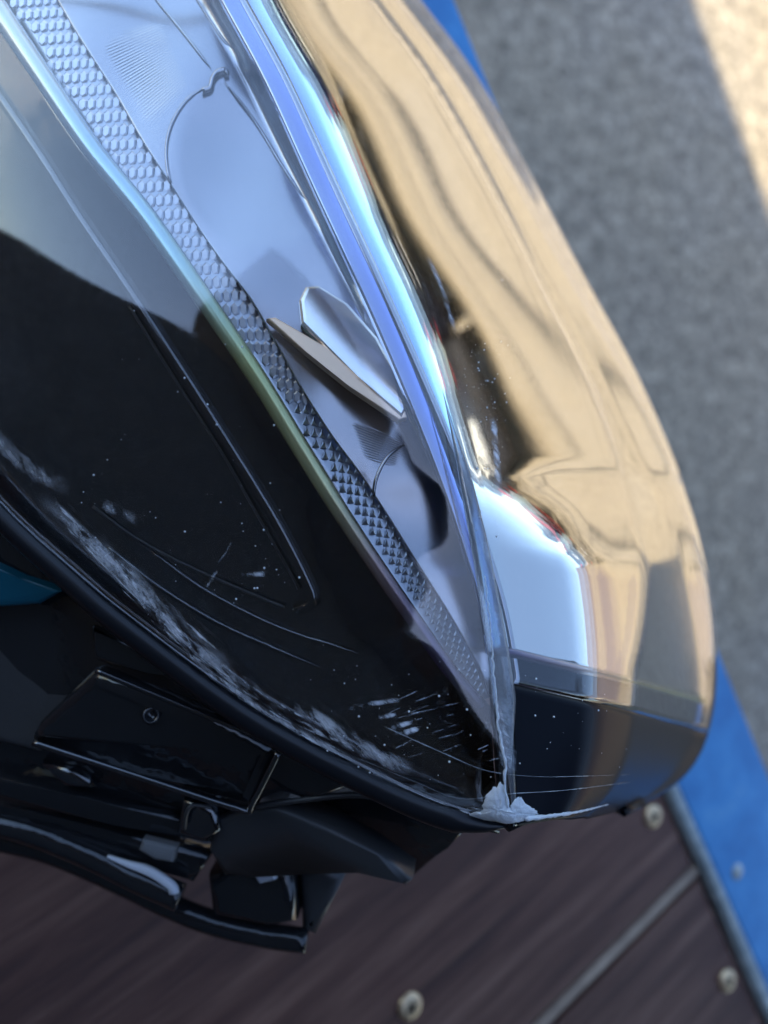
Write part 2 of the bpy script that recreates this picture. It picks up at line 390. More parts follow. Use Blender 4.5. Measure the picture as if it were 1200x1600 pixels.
# worn edge strip and blue angle bar
def bar(name, o0, o1, z1, h, mt, parent, bev, wob=0):
    bm = bmesh.new(); n = 60; L0, L1 = -.75, .55; rows = []
    for i in range(n):
        s = lerp(L0, L1, i / (n - 1)); w = wob * noise.noise(Vector((s * 60, o0 * 300, 0)))
        q = []
        for off, z in ((o0, z1 - h), (o0 + w, z1 - bev), (o0 + bev + w, z1), (o1 - bev, z1), (o1, z1 - bev), (o1, z1 - h)):
            p = EA + ed * s + en * off; q.append(bm.verts.new((p.x, p.y, z)))
        rows.append(q)
    for a, b in zip(rows, rows[1:]):
        for k in range(6): bm.faces.new((a[k], a[(k + 1) % 6], b[(k + 1) % 6], b[k]))
    bm.faces.new(rows[0]); bm.faces.new(list(reversed(rows[-1])))
    return from_bm(name, bm, mt, parent)
bar('edge_trim', -.0015, .0055, TABLE + .003, .03, M['worn'], table, .002, .0012)
blue = bar('edge_bar', .0056, .060, TABLE - .001, .03, M['blue'], table, .003)
c = on_z(1152, 1362, TABLE - .001)
bm = bmesh.new(); bmesh.ops.create_uvsphere(bm, u_segments=16, v_segments=8, radius=.004, matrix=Matrix.Translation(c + Vector((0, 0, -.0005))) @ Matrix.Diagonal((1, 1, .4, 1)))
from_bm('rivet', bm, M['worn'], blue, True)
for s, b_ in ((-.6, .03), (.45, .03), (-.6, .8), (.45, .8)):
    p = EA + ed * s - en * b_; bm = bmesh.new()
    box_bm(bm, Vector((p.x, p.y, (TABLE - .032) / 2)), ed, en, UP, .045, .045, TABLE - .032); from_bm('leg', bm, M['blue'], table)
for v in (.25, .75):
    bm = bmesh.new(); p = EA - en * (.03 + v * .75); box_bm(bm, Vector((p.x, p.y, TABLE - .045)) + ed * -.075, ed, en, UP, 1.2, .05, .028); from_bm('batten', bm, M['wood'], table)

# ------------------------------------------------------------------ headlight
lamp = empty('headlight', on_z(400, 900, TABLE), 'used car headlight with scuffed clear lens, black bezel and chrome reflector lying on the table', 'headlight')

# front face: its cross-section is shaped so that a convex mirror falls away to the outline
NV, NS = 90, 64
Hl = spline([(385, -90, 166.5), (430, 0, 165), (500, 130, 162.3), (570, 290, 159), (640, 450, 155.8), (690, 600, 153), (730, 740, 151), (755, 860, 149.5), (772, 960, 149), (782, 1050, 148.5), (788, 1150, 148), (791, 1230, 148), (793, 1283, 148)], NV, True)
Sl = spline([(585, -90), (640, 0), (735, 130), (830, 300), (908, 450), (983, 590), (1052, 755), (1092, 912), (1104, 1035), (1096, 1125), (1070, 1188), (1022, 1229), (965, 1250)], NV, True)
Ll = spline([(300, -90), (345, 0), (415, 130), (488, 290), (562, 450), (632, 610), (690, 755), (728, 868), (755, 965), (768, 1055), (776, 1152), (782, 1231), (787, 1284)], NV, True)
def elev(u, v, depr):                 # where the mirror looks (degrees above the horizon) across the face, v = 0 top .. 1 bottom
    g0 = pw(v, [(0, .58), (.23, .70), (.42, .73), (.58, .71), (.70, .60)]); g1 = pw(v, [(0, .63), (.23, .745), (.42, .78), (.58, .89), (.70, .92)]); e1 = pw(v, [(0, .80), (.23, .86), (.42, .93), (.58, .985), (.70, .99)])
    tan = lerp(pw(u, [(0, 3), (.34, -10), (.6, -16), (.9, -19)]), pw(u, [(0, 4), (.30, -8), (.6, -13), (.9, -14)]), max(0, min(1, (v - .3) / .3)))
    tan = lerp(tan, pw(u, [(0, 60), (.2, 52), (.33, 40), (.42, 10), (.46, -4), (.56, -10), (.9, -13)]), max(0, min(1, (v - .50) / .08)))
    def sm(a, b, x): t = max(0, min(1, (x - a) / (b - a))); return t * t * (3 - 2 * t)
    dip = sm(g0 - .03, g0 + .02, u) * (1 - sm(g1 - .02, g1 + .03, u)); edge = sm(e1 - .02, e1 + .05, u)
    deep = max(-38, -depr + 16)
    e = lerp(tan, deep, dip); return lerp(e, deep, edge)
AZ = [(0, 40), (.09, 38), (.18, 35), (.27, 30), (.36, 25), (.45, 19), (.54, 12), (.63, 4), (.72, -3), (.8, -10), (.9, -16), (1, -20)]
def target(el, az=R(8)): return Vector((math.cos(R(el)) * math.cos(az), math.cos(R(el)) * math.sin(az), math.sin(R(el))))
def march(p0, p1, d0, elf, n, az):
    pts = [(p0[0], p0[1], d0)]; d = d0
    for i in range(1, n + 1):
        a = (lerp(p0[0], p1[0], (i - 1) / n), lerp(p0[1], p1[1], (i - 1) / n)); b = (lerp(p0[0], p1[0], i / n), lerp(p0[1], p1[1], i / n))
        ra, rb = ray(*a), ray(*b); rn = ra.normalized(); nrm = (target(elf((i - .5) / n, math.degrees(math.asin(-rn.z))), az) - rn).normalized()
        k = nrm.dot(ra) / nrm.dot(rb)
        d *= max(.9, min(1.08, k)); pts.append((b[0], b[1], d))
    return pts
front = []; NL = 22
for i in range(NV):
    h, s, l = Hl[i], Sl[i], Ll[i]
    az = R(pw(i / (NV - 1), AZ))
    left = march(h, l, h[2], lambda u, q: lerp(elev(0, i / (NV - 1), q), pw(i / (NV - 1), [(0, 88), (.25, 75), (.45, 52), (1, 50)]), u), NL, az)
    right = march(h, s, h[2], lambda u, q: elev(u, i / (NV - 1), q), NS, az)
    e = right[-1]
    dx, dy = (h[0] - s[0]), (h[1] - s[1]); ln = math.hypot(dx, dy)
    under = [(e[0] + dx / ln * q, e[1] + dy / ln * q, e[2] + z) for q, z in ((1, 4), (5, 9), (14, 15), (30, 22))]
    front.append([P(*q) for q in list(reversed(left))[:-1] + right + under])
print('front depth', [round(depth_of(r[NL + NS])) for r in front[::9]], [round(depth_of(r[0])) for r in front[::9]])
fN = grid_normals(front)
NB = 65                               # rows of the front face that carry chrome
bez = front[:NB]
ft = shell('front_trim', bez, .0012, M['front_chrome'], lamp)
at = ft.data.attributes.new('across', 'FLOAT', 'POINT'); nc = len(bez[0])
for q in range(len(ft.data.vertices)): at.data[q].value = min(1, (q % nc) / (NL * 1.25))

trim_end = [bez[-1][j] for j in range(2, len(bez[-1]) - 5, 2)]
tl = tube('trim_reflection_line', trim_end, .0009, M['edge'], lamp, seg=8)  # coloured bar added for the dark reflected lines at the chrome's end
at = tl.data.attributes.new('along', 'FLOAT', 'POINT')
for q in range(len(tl.data.vertices)): at.data[q].value = lerp(.98, .62, (q // 8) / len(trim_end))
# lens: left face from the lower rim to the front face, then over the front face 3 mm proud
rimA = spline([(-470, -120, 174), (-300, 380, 167), (-120, 650, 162), (0, 790, 159.5), (110, 890, 157.5), (200, 965, 156), (400, 1110, 153), (620, 1228, 150), (735, 1275, 147.5), (775, 1284, 147)], NV)
NA = 40; lens = []
for i in range(NV):
    off = [front[i][j] + fN[i][j] * .0028 for j in range(len(front[i]) - 2)]
    a = P(*rimA[i]); b = off[0]
    row = []
    for j in range(NA):
        u = j / NA; p = a.lerp(b, u)
        row.append(p + (CAM - p).normalized() * (.0068 * math.sin(math.pi * u) * min(1, (a - b).length / .06)))
    row += off
    for it in range(14):                # round the crease where the two faces of the lens meet
        old = list(row)
        for j in range(NA - 12, NA + 12): row[j] = old[j] * .4 + (old[j - 1] + old[j + 1]) * .3
    lens.append(row)
NR = 68                                # below this row the front of the lens is a black border
lens_o = masked_shell('lens', lens, .0020, M['lens'], lamp, lambda i, j: i < NR or j < NA + NL)
border = mat('black_border', (.006, .007, .010), .25, Specular_IOR_Level=.06)
masked_shell('black_border', lens, .0020, border, lamp, lambda i, j: i >= NR and j >= NA + NL)
lv = [p for r in lens for p in r]
bvh = BVHTree.FromPolygons(lv, grid_faces(len(lens), len(lens[0])))
def drape(px, py, lift=.0002):
    d = ray(px, py).normalized(); h = bvh.ray_cast(CAM, d)
    if h[0] is None:
        h = bvh.find_nearest(P(px, py, 152))
    return h[0] - d * lift
def lens_depth(px, py): return depth_of(drape(px, py, 0))

# edge line between black bezel and prism strip (stripe centre)
stripe_px = [(-70, -90), (5, 25), (75, 130), (150, 240), (230, 340), (300, 440), (362, 530), (412, 605), (470, 700), (520, 780), (575, 865), (640, 960), (700, 1045), (758, 1112)]
st = spline(stripe_px, 70)
stripe = [P(x, y, lens_depth(x, y) + lerp(6.5, 4, i / 69)) for i, (x, y) in enumerate(st)]
o = tube('edge_strip', stripe, lambda u: lerp(.0021, .0013, u), M['edge'], lamp, seg=10, flat=.8)
at = o.data.attributes.new('along', 'FLOAT', 'POINT')
for i in range(len(o.data.vertices)): at.data[i].value = (i // 10) / 69

# black bezel behind the left face
bz = []
for i in range(70):
    a = rimA[int(i * (NV - 1) / 69)]; b = stripe[i]; pa = P(a[0] + 6, a[1] - 6, a[2] + 6); row = []
    for j in range(26):
        u = j / 25; p = pa.lerp(b, u); row.append(p - (CAM - p).normalized() * (.004 * math.sin(math.pi * u) + .0012))
    bz.append(row)
bezel = shell('black_bezel', bz, .0015, M['black'], lamp)
bbvh = BVHTree.FromPolygons([p for r in bz for p in r], grid_faces(70, 26))
def on_bezel(px, py, lift=0.0):
    d = ray(px, py).normalized(); h = bbvh.ray_cast(CAM, d)
    p = h[0] if h[0] is not None else P(px, py, 160)
    return p - d * lift
def btube(name, pp, rad, mt, parent, n=40, lift=.0006, **k):
    return tube(name, [on_bezel(x, y, lift) for x, y in spline(pp, n)], rad, mt, parent, **k)
btube('raised_rib', [(-40, 90), (60, 235), (130, 345), (205, 455), (290, 585), (360, 695), (425, 800), (470, 885), (490, 932), (485, 948), (462, 950)], .0011, M['black'], bezel, 60, flat=.9)
btube('rib_edge', [(205, 480), (280, 600), (350, 710), (410, 815), (455, 895), (468, 920)], .00022, M['grey_plastic'], bezel, 40)
btube('rib_return', [(150, 790), (210, 835), (280, 875), (360, 912), (445, 948)], .0003, M['grey_plastic'], bezel, 40)
for pp in ([(170, 850), (260, 920), (370, 985), (500, 1040)], [(240, 860), (330, 925), (450, 985), (560, 1020)]):
    btube('moulding_line', pp, .0005, M['black'], bezel, 30, taper=True)

# chrome reflector floor
anchor = P(450, 400, 169); up = (Vector((.28, .35, .90)).normalized() - ray(450, 400).normalized()).normalized()
sr_px = [(60, -70), (120, 40), (190, 150), (230, 220), (275, 290), (320, 360), (355, 410), (400, 470), (440, 540), (480, 610), (525, 680), (570, 740), (610, 800), (660, 880), (710, 960), (755, 1040), (772, 1085)]
sr = spline(sr_px, 70)
def dish(px, py):
    d = 0
    for cx, cy, r, k in ((415, 245, 135, 1.6), (690, 770, 112, 1.3)):
        q = math.hypot(px - cx, (py - cy) * .9) / r
        if q < 1: d += k * (1 - q * q)
    return d
rf = []
NRF = 110
srl = spline(sr_px, NRF)
lll = spline([(300, -90), (345, 0), (415, 130), (488, 290), (562, 450), (632, 610), (690, 755), (728, 868), (755, 965), (775, 1085)], NRF)
for i in range(NRF):
    row = []
    for j in range(60):
        u = j / 59; x = lerp(srl[i][0] - 8, lll[i][0] + 26, u); y = lerp(srl[i][1], lll[i][1], u)
        row.append(P(x, y, lens_depth(x, y) + lerp(lerp(11, 9, i / NRF) + dish(x, y) + (x - srl[i][0]) * .010 + .22 * math.sin(x * .031 + y * .012) + .10 * math.sin(y * .04 - x * .02), 3.4, max(0, (u - .78) / .22) ** 1.5)))
    rf.append(row)
refl = shell('reflector', rf, .0012, M['chrome'], lamp)
rbvh = BVHTree.FromPolygons([p for r in rf for p in r], grid_faces(NRF, 60))
def on_refl(px, py, lift=0.0):
    d = ray(px, py).normalized(); h = rbvh.ray_cast(CAM, d)
    p = h[0] if h[0] is not None else P(px, py, 185)
    return p - d * lift
# fluted panels: fine ripples
def flutes(c0, c1, c2, c3, n):
    g = []
    for i in range(n * 6 + 1):
        u = i / (n * 6); row = []
        for j in range(13):
            v = j / 12
            x = lerp(lerp(c0[0], c1[0], v), lerp(c3[0], c2[0], v), u); y = lerp(lerp(c0[1], c1[1], v), lerp(c3[1], c2[1], v), u)
            env = min(1, 5 * min(u, 1 - u)) * math.sin(math.pi * v) ** .6; row.append(on_refl(x, y, -.00012 + .0002 * env + .000035 * env * math.cos(2 * math.pi * u * n)))
        g.append(row)
    shell('fluted_panel', g, .0006, M['chrome'], refl)
flutes((128, 50), (262, 10), (318, 150), (236, 245), 44)
flutes((528, 640), (650, 690), (622, 740), (568, 728), 18)
# wedge-shaped shield: white top, side with the ground's peach reflection put into its colour
wp = [(468, 470), (478, 448), (500, 446), (545, 474), (592, 528), (620, 580), (634, 640), (628, 652), (560, 590), (472, 505)]
zt = depth_of(on_refl(540, 540)) - 3.5
def facet(name, px, ref, tgt, thick, mt, bev):
    nrm = (tgt - ray(*ref).normalized()).normalized(); p0 = P(ref[0], ref[1], zt)
    return plate(name, [(x, y, depth_of(on_plane(x, y, p0, nrm))) for x, y in px], thick, mt, refl, bev)
facet('bulb_shield', wp, (550, 540), target(22, R(84)), .0015, mat('bright_chrome', (1, 1, .98), .22, 1), .0009)
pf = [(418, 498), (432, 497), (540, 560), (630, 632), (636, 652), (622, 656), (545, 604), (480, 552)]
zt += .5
facet('shield_side', pf, (550, 540), target(22, R(84)), .0012, mat('peach_reflection', (1, .72, .52), .4, 1), .0004)
for pp, r_ in (([(238, -5), (285, 52), (332, 112)], .00025), ([(352, 132), (400, 195), (440, 260), (474, 312)], .0003), ([(300, -10), (345, 60), (362, 80)], .0002), ([(530, 330), (560, 420), (578, 480)], .00025)):
    tube('seam_ridge', [on_refl(x, y, .0004) for x, y in spline(pp, 20)], r_, M['chrome'], refl, taper=True)
tube('retaining_clip', [on_refl(x, y, .001) for x, y in spline([(318, 146), (330, 142), (334, 128), (341, 118), (354, 114), (356, 122)], 20)], .0005, M['chrome'], refl)
tube('bowl_rim', [on_refl(x, y, .0002) for x, y in spline([(332, 135), (295, 160), (270, 200), (262, 245), (272, 300), (300, 350)], 30)], .0003, M['chrome'], refl, taper=True)
tube('bowl_rim', [on_refl(x, y, .0002) for x, y in spline([(640, 690), (605, 715), (585, 760), (590, 810), (615, 850)], 30)], .0003, M['chrome'], refl, taper=True)

# prism strip with its rows of prisms
sl_px = [(-20, -70), (45, 40), (110, 150), (160, 220), (215, 300), (265, 370), (330, 455), (385, 535), (430, 605), (480, 685), (525, 760), (560, 825), (605, 890), (655, 965), (705, 1040), (752, 1096)]
sg = []
slp = spline(sl_px, 70)
def strip_pt(x, y, u): return P(x, y, lens_depth(x, y) + lerp(9, 12, u))
for i in range(70):
    sg.append([strip_pt(lerp(slp[i][0] - 8, sr[i][0], j / 5), lerp(slp[i][1], sr[i][1], j / 5), j / 5) for j in range(6)])
pstrip = shell('prism_strip', sg, .0010, M['prism'], lamp)
def xat(pl, y):
    for a, b in zip(pl, pl[1:]):
        if a[1] <= y <= b[1]: return lerp(a[0], b[0], (y - a[1]) / (b[1] - a[1]))
    return pl[-1][0]
def bead_mesh():                      # six-sided cap
    vs, fs = [], []
    for r_, z in ((.60, -.15), (.56, .03), (.40, .15)):
        for k in range(6):
            a = math.pi / 6 + k * math.pi / 3; vs.append((r_ * math.cos(a), r_ * math.sin(a), z))
    for q in (0, 6):
        for k in range(6): fs.append((q + k, q + (k + 1) % 6, q + 6 + (k + 1) % 6, q + 6 + k))
    fs.append(tuple(range(12, 18))); me = bpy.data.meshes.new('prism'); me.from_pydata(vs, [], fs); me.materials.append(M['prism']); return me
def wedge_mesh():                     # three-sided tooth
    vs = [(-.5, -.35, -.1), (.5, -.35, -.1), (0, .5, -.1), (-.30, -.25, .08), (.30, -.25, .08), (0, .1, .28)]
    fs = [(0, 1, 4, 3), (1, 2, 5, 4), (2, 0, 3, 5), (3, 4, 5)]
    me = bpy.data.meshes.new('prism'); me.from_pydata(vs, [], fs); me.materials.append(M['prism']); return me
bead, wedge = bead_mesh(), wedge_mesh()
spots = []; y = -14; row = 0
while y < 1085:
    pitch = pw(y, [(0, 19), (250, 22), (400, 21), (600, 20), (800, 17), (950, 13), (1085, 10)])
    pxp = pw(y, [(0, 12.5), (250, 13.5), (500, 13), (700, 12), (900, 10.5), (1085, 8.5)])
    x0, x1 = xat(sl_px, y), xat(sr_px, y); n = max(1, int((x1 - x0) / pxp))
    for k in range(n + 1):
        x = x1 - k * pxp - (pxp * .5 if False else 0)
        if x < x0 - 4: continue
        spots.append((x, y + (x1 - x) * -.0 + (k * pw(y, [(0, 2), (500, 1.5), (650, -4), (900, -5)])) * .5, pxp, pitch, y, (x - x0) / max(1, x1 - x0)))
    y += pitch; row += 1
def prism_matrix(x, y, pxp, pitch, u):
    p = strip_pt(x, y, u); ax = strip_pt(x + 4, y, u) - p; ay = strip_pt(x, y - 4, u) - p
    sx = ax.length / 4 * pxp; sy = ay.length / 4 * pitch
    ax.normalize(); az = ax.cross(ay).normalized()
    if az.dot(CAM - p) < 0: az = -az
    ay = az.cross(ax)
    s = min(sx, sy)
    return Matrix(((ax.x * sx, ay.x * sy, az.x * s, p.x), (ax.y * sx, ay.y * sy, az.y * s, p.y), (ax.z * sx, ay.z * sy, az.z * s, p.z), (0, 0, 0, 1)))
print('prisms', len(spots))
order = sorted(range(len(spots)), key=lambda i: -spots[i][2] * spots[i][3] if spots[i][4] > 0 else 0)
single = set(order[:295]); rest = bmesh.new()
bpy.context.view_layer.update()
for i, (x, y, a, b, yy, u) in enumerate(spots):
    me = bead if yy < 640 else wedge
    mtx = prism_matrix(x, y, a, b, max(0, min(1, u)))
    if i in single:
        o = bpy.data.objects.new('prism', me); col.objects.link(o); o.parent = pstrip; o.matrix_world = mtx
        o.matrix_parent_inverse = Matrix(); o.matrix_basis = pstrip.matrix_world.inverted() @ mtx
    else:
        vs = [rest.verts.new(mtx @ v.co) for v in me.vertices]
        for f in me.polygons: rest.faces.new([vs[k] for k in f.vertices])
o = from_bm('fine_prisms', rest, M['prism'], pstrip); o['kind'] = 'stuff'

# lower corner: black floor under the lens, rim flange, mould lines
low = []
for i in range(NB - 4, NV):
    low.append([front[i][j] + (front[i][j] - CAM).normalized() * (.003 + .006 * min(1, (i - NB + 4) / 6)) for j in range(0, len(front[i]) - 7, 2)])
shell('corner_floor', low, .0015, mat('matt_black_plastic', (.008, .009, .012), .7), lamp)
rim_pp = [(-300, 470, 167.5), (-120, 662, 163.5), (0, 803, 161), (110, 905, 159), (200, 982, 157.5), (400, 1128, 154.5), (620, 1244, 151), (735, 1285, 148.5), (792, 1291, 148)]
fr = [(depth_of(front[NV - 1][j])) for j in range(len(front[0]))]
rim2 = rim_pp + [(880, 1275, fr[NL + 30] + 1), (965, 1252, fr[NL + NS] - 8)]
M['rim'] = mat('black_rim_plastic', (.007, .008, .011), .3, Specular_IOR_Level=.35)
flange = ptube('rim_flange', rim_pp, lambda u: .0024 * min(1, 14 * (1 - u) + .12), M['rim'], lamp, 80, seg=12)
endp = [front[i][NL + NS] for i in range(NB - 6, NV)]
tube('rim_flange', [P(792, 1291, 148)] + [front[NV - 1][j] for j in range(NL + 10, NL + NS, 6)] + list(reversed(endp)), lambda u: lerp(.0010, .0022, min(1, u * 2)), M['rim'], lamp, seg=10)
def dtube(name, pp, rad, mt, parent, n=30, lift=.0002, **k):
    return tube(name, [drape(x, y, lift) for x, y in spline(pp, n)], rad, mt, parent, **k)
dtube('mould_line', [(600, 1135), (700, 1180), (760, 1204), (830, 1213), (900, 1213), (985, 1210)], lambda u: .00002 + .00009 * abs(noise.noise(Vector((u * 9, 1, 0)))) * 2, M['ridge'], lens_o)
dtube('mould_line', [(560, 1185), (650, 1222), (720, 1248), (800, 1240), (880, 1235), (985, 1222)], lambda u: .00002 + .00008 * abs(noise.noise(Vector((u * 9, 7, 0)))) * 2, M['ridge'], lens_o)
# rounded ridge on the crease and the crack that runs down it
dtube('crease_ridge', [(690, 610), (722, 735), (748, 850), (768, 960), (782, 1050), (790, 1130), (796, 1200)], lambda u: lerp(.0010, .0023, u) * min(1, 5 * (1 - u) + .1, 4 * u + .05), M['ridge'], lens_o, 40, lift=-.0006, flat=.55)
random.seed(3)
crk = spline([(758, 900), (765, 970), (771, 1040), (775, 1095), (778, 1130), (783, 1160), (790, 1195), (787, 1215), (793, 1262)], 60)
dtube('crack', [(x + random.uniform(-1.5, 1.5), y) for x, y in crk], lambda u: .00008 + .00028 * u * random.uniform(.2, 1), M['seal'], lens_o, 60, lift=.0006)

# sealant smeared over the broken corner: thin ragged film, thickest at the tip
random.seed(21)
bm = bmesh.new()
def film(outline, peak, thick, rough_):
    o_ = spline(outline + [outline[0]], 90)[:-1]; rings = []
    for f in (1.0, .93, .84, .74, .63, .51, .38, .24, .1):
        rg = []
        for k, (x, y) in enumerate(o_):
            j_ = 1 + .16 * f ** 3 * noise.noise(Vector((k * .55, 3, peak[0])))
            x2 = lerp(peak[0], x, f * j_); y2 = lerp(peak[1], y, f * j_)
            lift = thick * (1 - f ** 3) + rough_ * (1 - f ** 4) * (noise.noise(Vector((x2 * .16, y2 * .16, 1))) + .5 * noise.noise(Vector((x2 * .4, y2 * .4, 5)))) + .00008
            rg.append(bm.verts.new(drape(x2, y2, max(.00005, lift))))
        rings.append(rg)
    n = len(o_)
    for a, b in zip(rings, rings[1:]):
        for k in range(n): bm.faces.new((a[k], a[(k + 1) % n], b[(k + 1) % n], b[k]))
    bm.faces.new(rings[-1])
film([(740, 1276), (752, 1268), (758, 1246), (770, 1232), (784, 1224), (790, 1240), (797, 1262), (815, 1272), (842, 1276), (815, 1283), (785, 1288), (757, 1285)], (778, 1266), .0008, .0002)
film([(733, 1272), (745, 1268), (757, 1272), (760, 1282), (748, 1284), (736, 1279)], (747, 1276), .0005, .0002)
film([(790, 1278), (800, 1255), (812, 1245), (822, 1256), (840, 1270), (815, 1280)], (806, 1268), .0004, .0002)
from_bm('sealant_blob', bm, M['seal'], lens_o, True)
dtube('sealant_line', [(820, 1279), (860, 1275), (905, 1268), (950, 1257)], lambda u: lerp(.0005, .00012, u) * random.uniform(.7, 1.2), M['seal'], lens_o, 40, lift=.0002)

# scuffs
def scuff(pp, w, cover=1.0, n=30):
    c = spline(pp, n); bm = bmesh.new(); lay = bm.verts.layers.float.new('cover'); rows = []
    for i, (x, y) in enumerate(c):
        a = c[max(0, i - 1)]; b = c[min(n - 1, i + 1)]; dx, dy = b[0] - a[0], b[1] - a[1]; L = math.hypot(dx, dy) or 1
        row = []
        for j in range(7):
            u = j / 6 - .5; wv = w * (1 + .5 * noise.noise(Vector((i * .35, x * .01, 3)))) 
            v = bm.verts.new(drape(x - dy / L * u * wv, y + dx / L * u * wv, .00015))
            v[lay] = cover * max(0, (1 - abs(u) * 2)) ** .6 * min(1, 5 * i / n, 5 * (n - 1 - i) / n)
            row.append(v)
        rows.append(row)
    for a, b in zip(rows, rows[1:]):
        for k in range(6): bm.faces.new((a[k], a[k + 1], b[k + 1], b[k]))
    from_bm('scuff', bm, M['scuff'], lens_o, True)
scuff([(-30, 650), (5, 695), (50, 735), (110, 765)], 26, .5)
scuff([(60, 770), (120, 830), (200, 910), (270, 985), (330, 1035), (400, 1085), (450, 1118)], 26, .8)
scuff([(95, 800), (150, 850), (220, 925), (290, 995), (350, 1045)], 16, 1.3)
random.seed(5)
mid = spline([(60, 775), (120, 832), (200, 912), (270, 982), (330, 1035), (400, 1085), (450, 1118), (520, 1150), (620, 1195)], 200)
for k in range(46):
    a = random.randrange(0, 170); n_ = random.randrange(10, 30); o_ = random.gauss(-3, 6)
    scuff([(mid[min(199, a + q)][0] + o_ * .6, mid[min(199, a + q)][1] - o_ + random.uniform(-1, 1)) for q in range(0, n_, 5)], random.uniform(1.5, 4.5), random.uniform(.8, 2.0), 10)
scuff([(150, 840), (230, 920), (300, 990), (370, 1050)], 22, .45)
scuff([(300, 1030), (380, 1090), (470, 1145), (560, 1190)], 12, 1.1)
scuff([(460, 1100), (510, 1132), (560, 1165), (600, 1185), (645, 1203)], 26, 1.4)
scuff([(545, 1108), (580, 1100), (625, 1093)], 9, 1.2, 10); scuff([(590, 1122), (620, 1116)], 7, 1.2, 8)
scuff([(610, 1138), (645, 1128)], 8, 1.2, 8); scuff([(630, 1146), (655, 1138)], 9, 1.5, 8)
scuff([(375, 900), (395, 898), (415, 896)], 10, 1.0, 8); scuff([(160, 788), (190, 800), (215, 812)], 18, .7, 8)
scuff([(340, 880), (355, 860), (362, 845)], 5, .6, 8); scuff([(318, 925), (340, 890)], 6, .5, 8)
scuff([(750, 800), (763, 880), (775, 960), (785, 1040)], 18, .5); scuff([(783, 1080), (790, 1150), (797, 1210)], 26, .8)
scuff([(770, 650), (775, 700), (778, 745), (780, 765)], 12, .8); scuff([(668, 400), (690, 450), (712, 520)], 8, .5)
random.seed(11)
for k in range(26):
    x, y = random.uniform(600, 760), random.uniform(1090, 1190); L = random.uniform(10, 50); a = R(random.uniform(-28, -8))
    scuff([(x, y), (x + L * math.cos(a), y + L * math.sin(a))], random.uniform(1.2, 2.2), random.uniform(.3, .8), 6)
# dust
bm = bmesh.new()
dust = [(352, 538), (378, 542), (408, 570), (452, 620), (470, 645), (395, 512), (500, 670), (510, 700), (525, 720), (535, 745), (545, 795), (345, 785), (376, 787), (380, 830), (412, 828), (425, 850), (399, 853), (415, 873), (432, 890), (445, 910), (700, 1085), (505, 1008), (522, 1047), (612, 1070), (668, 1137), (645, 1165), (672, 1218), (910, 1095), (935, 1110), (880, 1145), (905, 1170), (855, 1170), (945, 1085), (860, 1160)]
dust += [(random.uniform(120, 470), random.uniform(480, 960)) for _ in range(40)] + [(random.gauss(765, 22), random.gauss(650, 90)) for _ in range(60)] + [(random.uniform(480, 780), random.uniform(1020, 1230)) for _ in range(40)] + [(random.uniform(800, 1000), random.uniform(1050, 1200)) for _ in range(18)]
for x, y in dust:
    c = drape(x, y, .0001); r_ = random.choice((.00005, .00007, .00009, .00013, .0002))
    bmesh.ops.create_icosphere(bm, subdivisions=1, radius=r_, matrix=Matrix.Translation(c))
o = from_bm('dust_specks', bm, M['dust'], lens_o); o['kind'] = 'stuff'

# housing behind and below the lens
hs = []
for i in range(60):
    a = rimA[int(i * (NV - 1) / 59)]; p0 = P(a[0] + 8, a[1] + 4, a[2] + 3)
    p3 = P(a[0] + 120, a[1] - 150, a[2] + 20); p3 = p3 + (p3 - CAM).normalized() * .01; p3.z = max(p3.z, TABLE + .0005)
    q1 = p0 + Vector((.006, .004, -.012)); q2 = Vector((p3.x, p3.y, max(TABLE + .02, p0.z - .045))); q3 = Vector((q2.x + .02, q2.y + .01, TABLE + .002))
    hs.append([p0, q1, p0.lerp(q2, .5) + Vector((0, 0, -.006)), q2, q2.lerp(q3, .5), q3])
shell('housing', hs, .002, M['housing'], lamp)
plate('housing_wall', [(-80, 760, 176), (60, 880, 173), (200, 1000, 170), (420, 1150, 166), (560, 1225, 164), (470, 1262, 178), (395, 1258, 182), (330, 1300, 184), (120, 1245, 186), (-80, 1190, 188)], .012, M['housing'], lamp, .0015)
plate('teal_glint', [(-60, 862, 171), (30, 905, 170), (95, 925, 169), (60, 945, 171), (-60, 952, 173)], .003, mat('teal_glint_paint', (.004, .07, .11), .2), lamp, .001)  # teal reflection on the housing, painted as a plate
tab = plate('mounting_tab', [(47, 1150, 172), (58, 1130, 172), (140, 1052, 170), (155, 1046, 170), (300, 1108, 169), (430, 1160, 168), (438, 1172, 168), (398, 1258, 171), (383, 1266, 171), (210, 1212, 172), (52, 1162, 172)], .007, M['housing'], lamp, .0022, smooth=True)
c = P(236, 1118, 169.6); nrm = (CAM - c).normalized()
bm = bmesh.new(); rot = nrm.to_track_quat('Z', 'Y').to_matrix().to_4x4()
prof = [(.0018, -.001), (.0016, .0007), (.0012, .0007), (.0010, -.0002)]
rings = [[bm.verts.new(c + rot.to_3x3() @ Vector((q * math.cos(k * .3927), q * math.sin(k * .3927), z))) for k in range(16)] for q, z in prof]
for a, b in zip(rings, rings[1:]):
    for k in range(16): bm.faces.new((a[k], a[(k + 1) % 16], b[(k + 1) % 16], b[k]))
bm.faces.new(rings[-1]); from_bm('pin_hole', bm, M['housing'], tab, True)
plate('upper_tab', [(142, 978, 170), (146, 976, 170), (265, 1028, 167), (300, 1062, 166), (230, 1052, 167), (150, 1032, 169), (145, 1018, 169)], .006, M['housing'], lamp, .0008)
plate('side_step', [(-40, 955, 180), (60, 1000, 178), (150, 1043, 176), (48, 1150, 178), (60, 1175, 179), (-40, 1150, 181)], .008, M['grey_plastic'], lamp, .001)
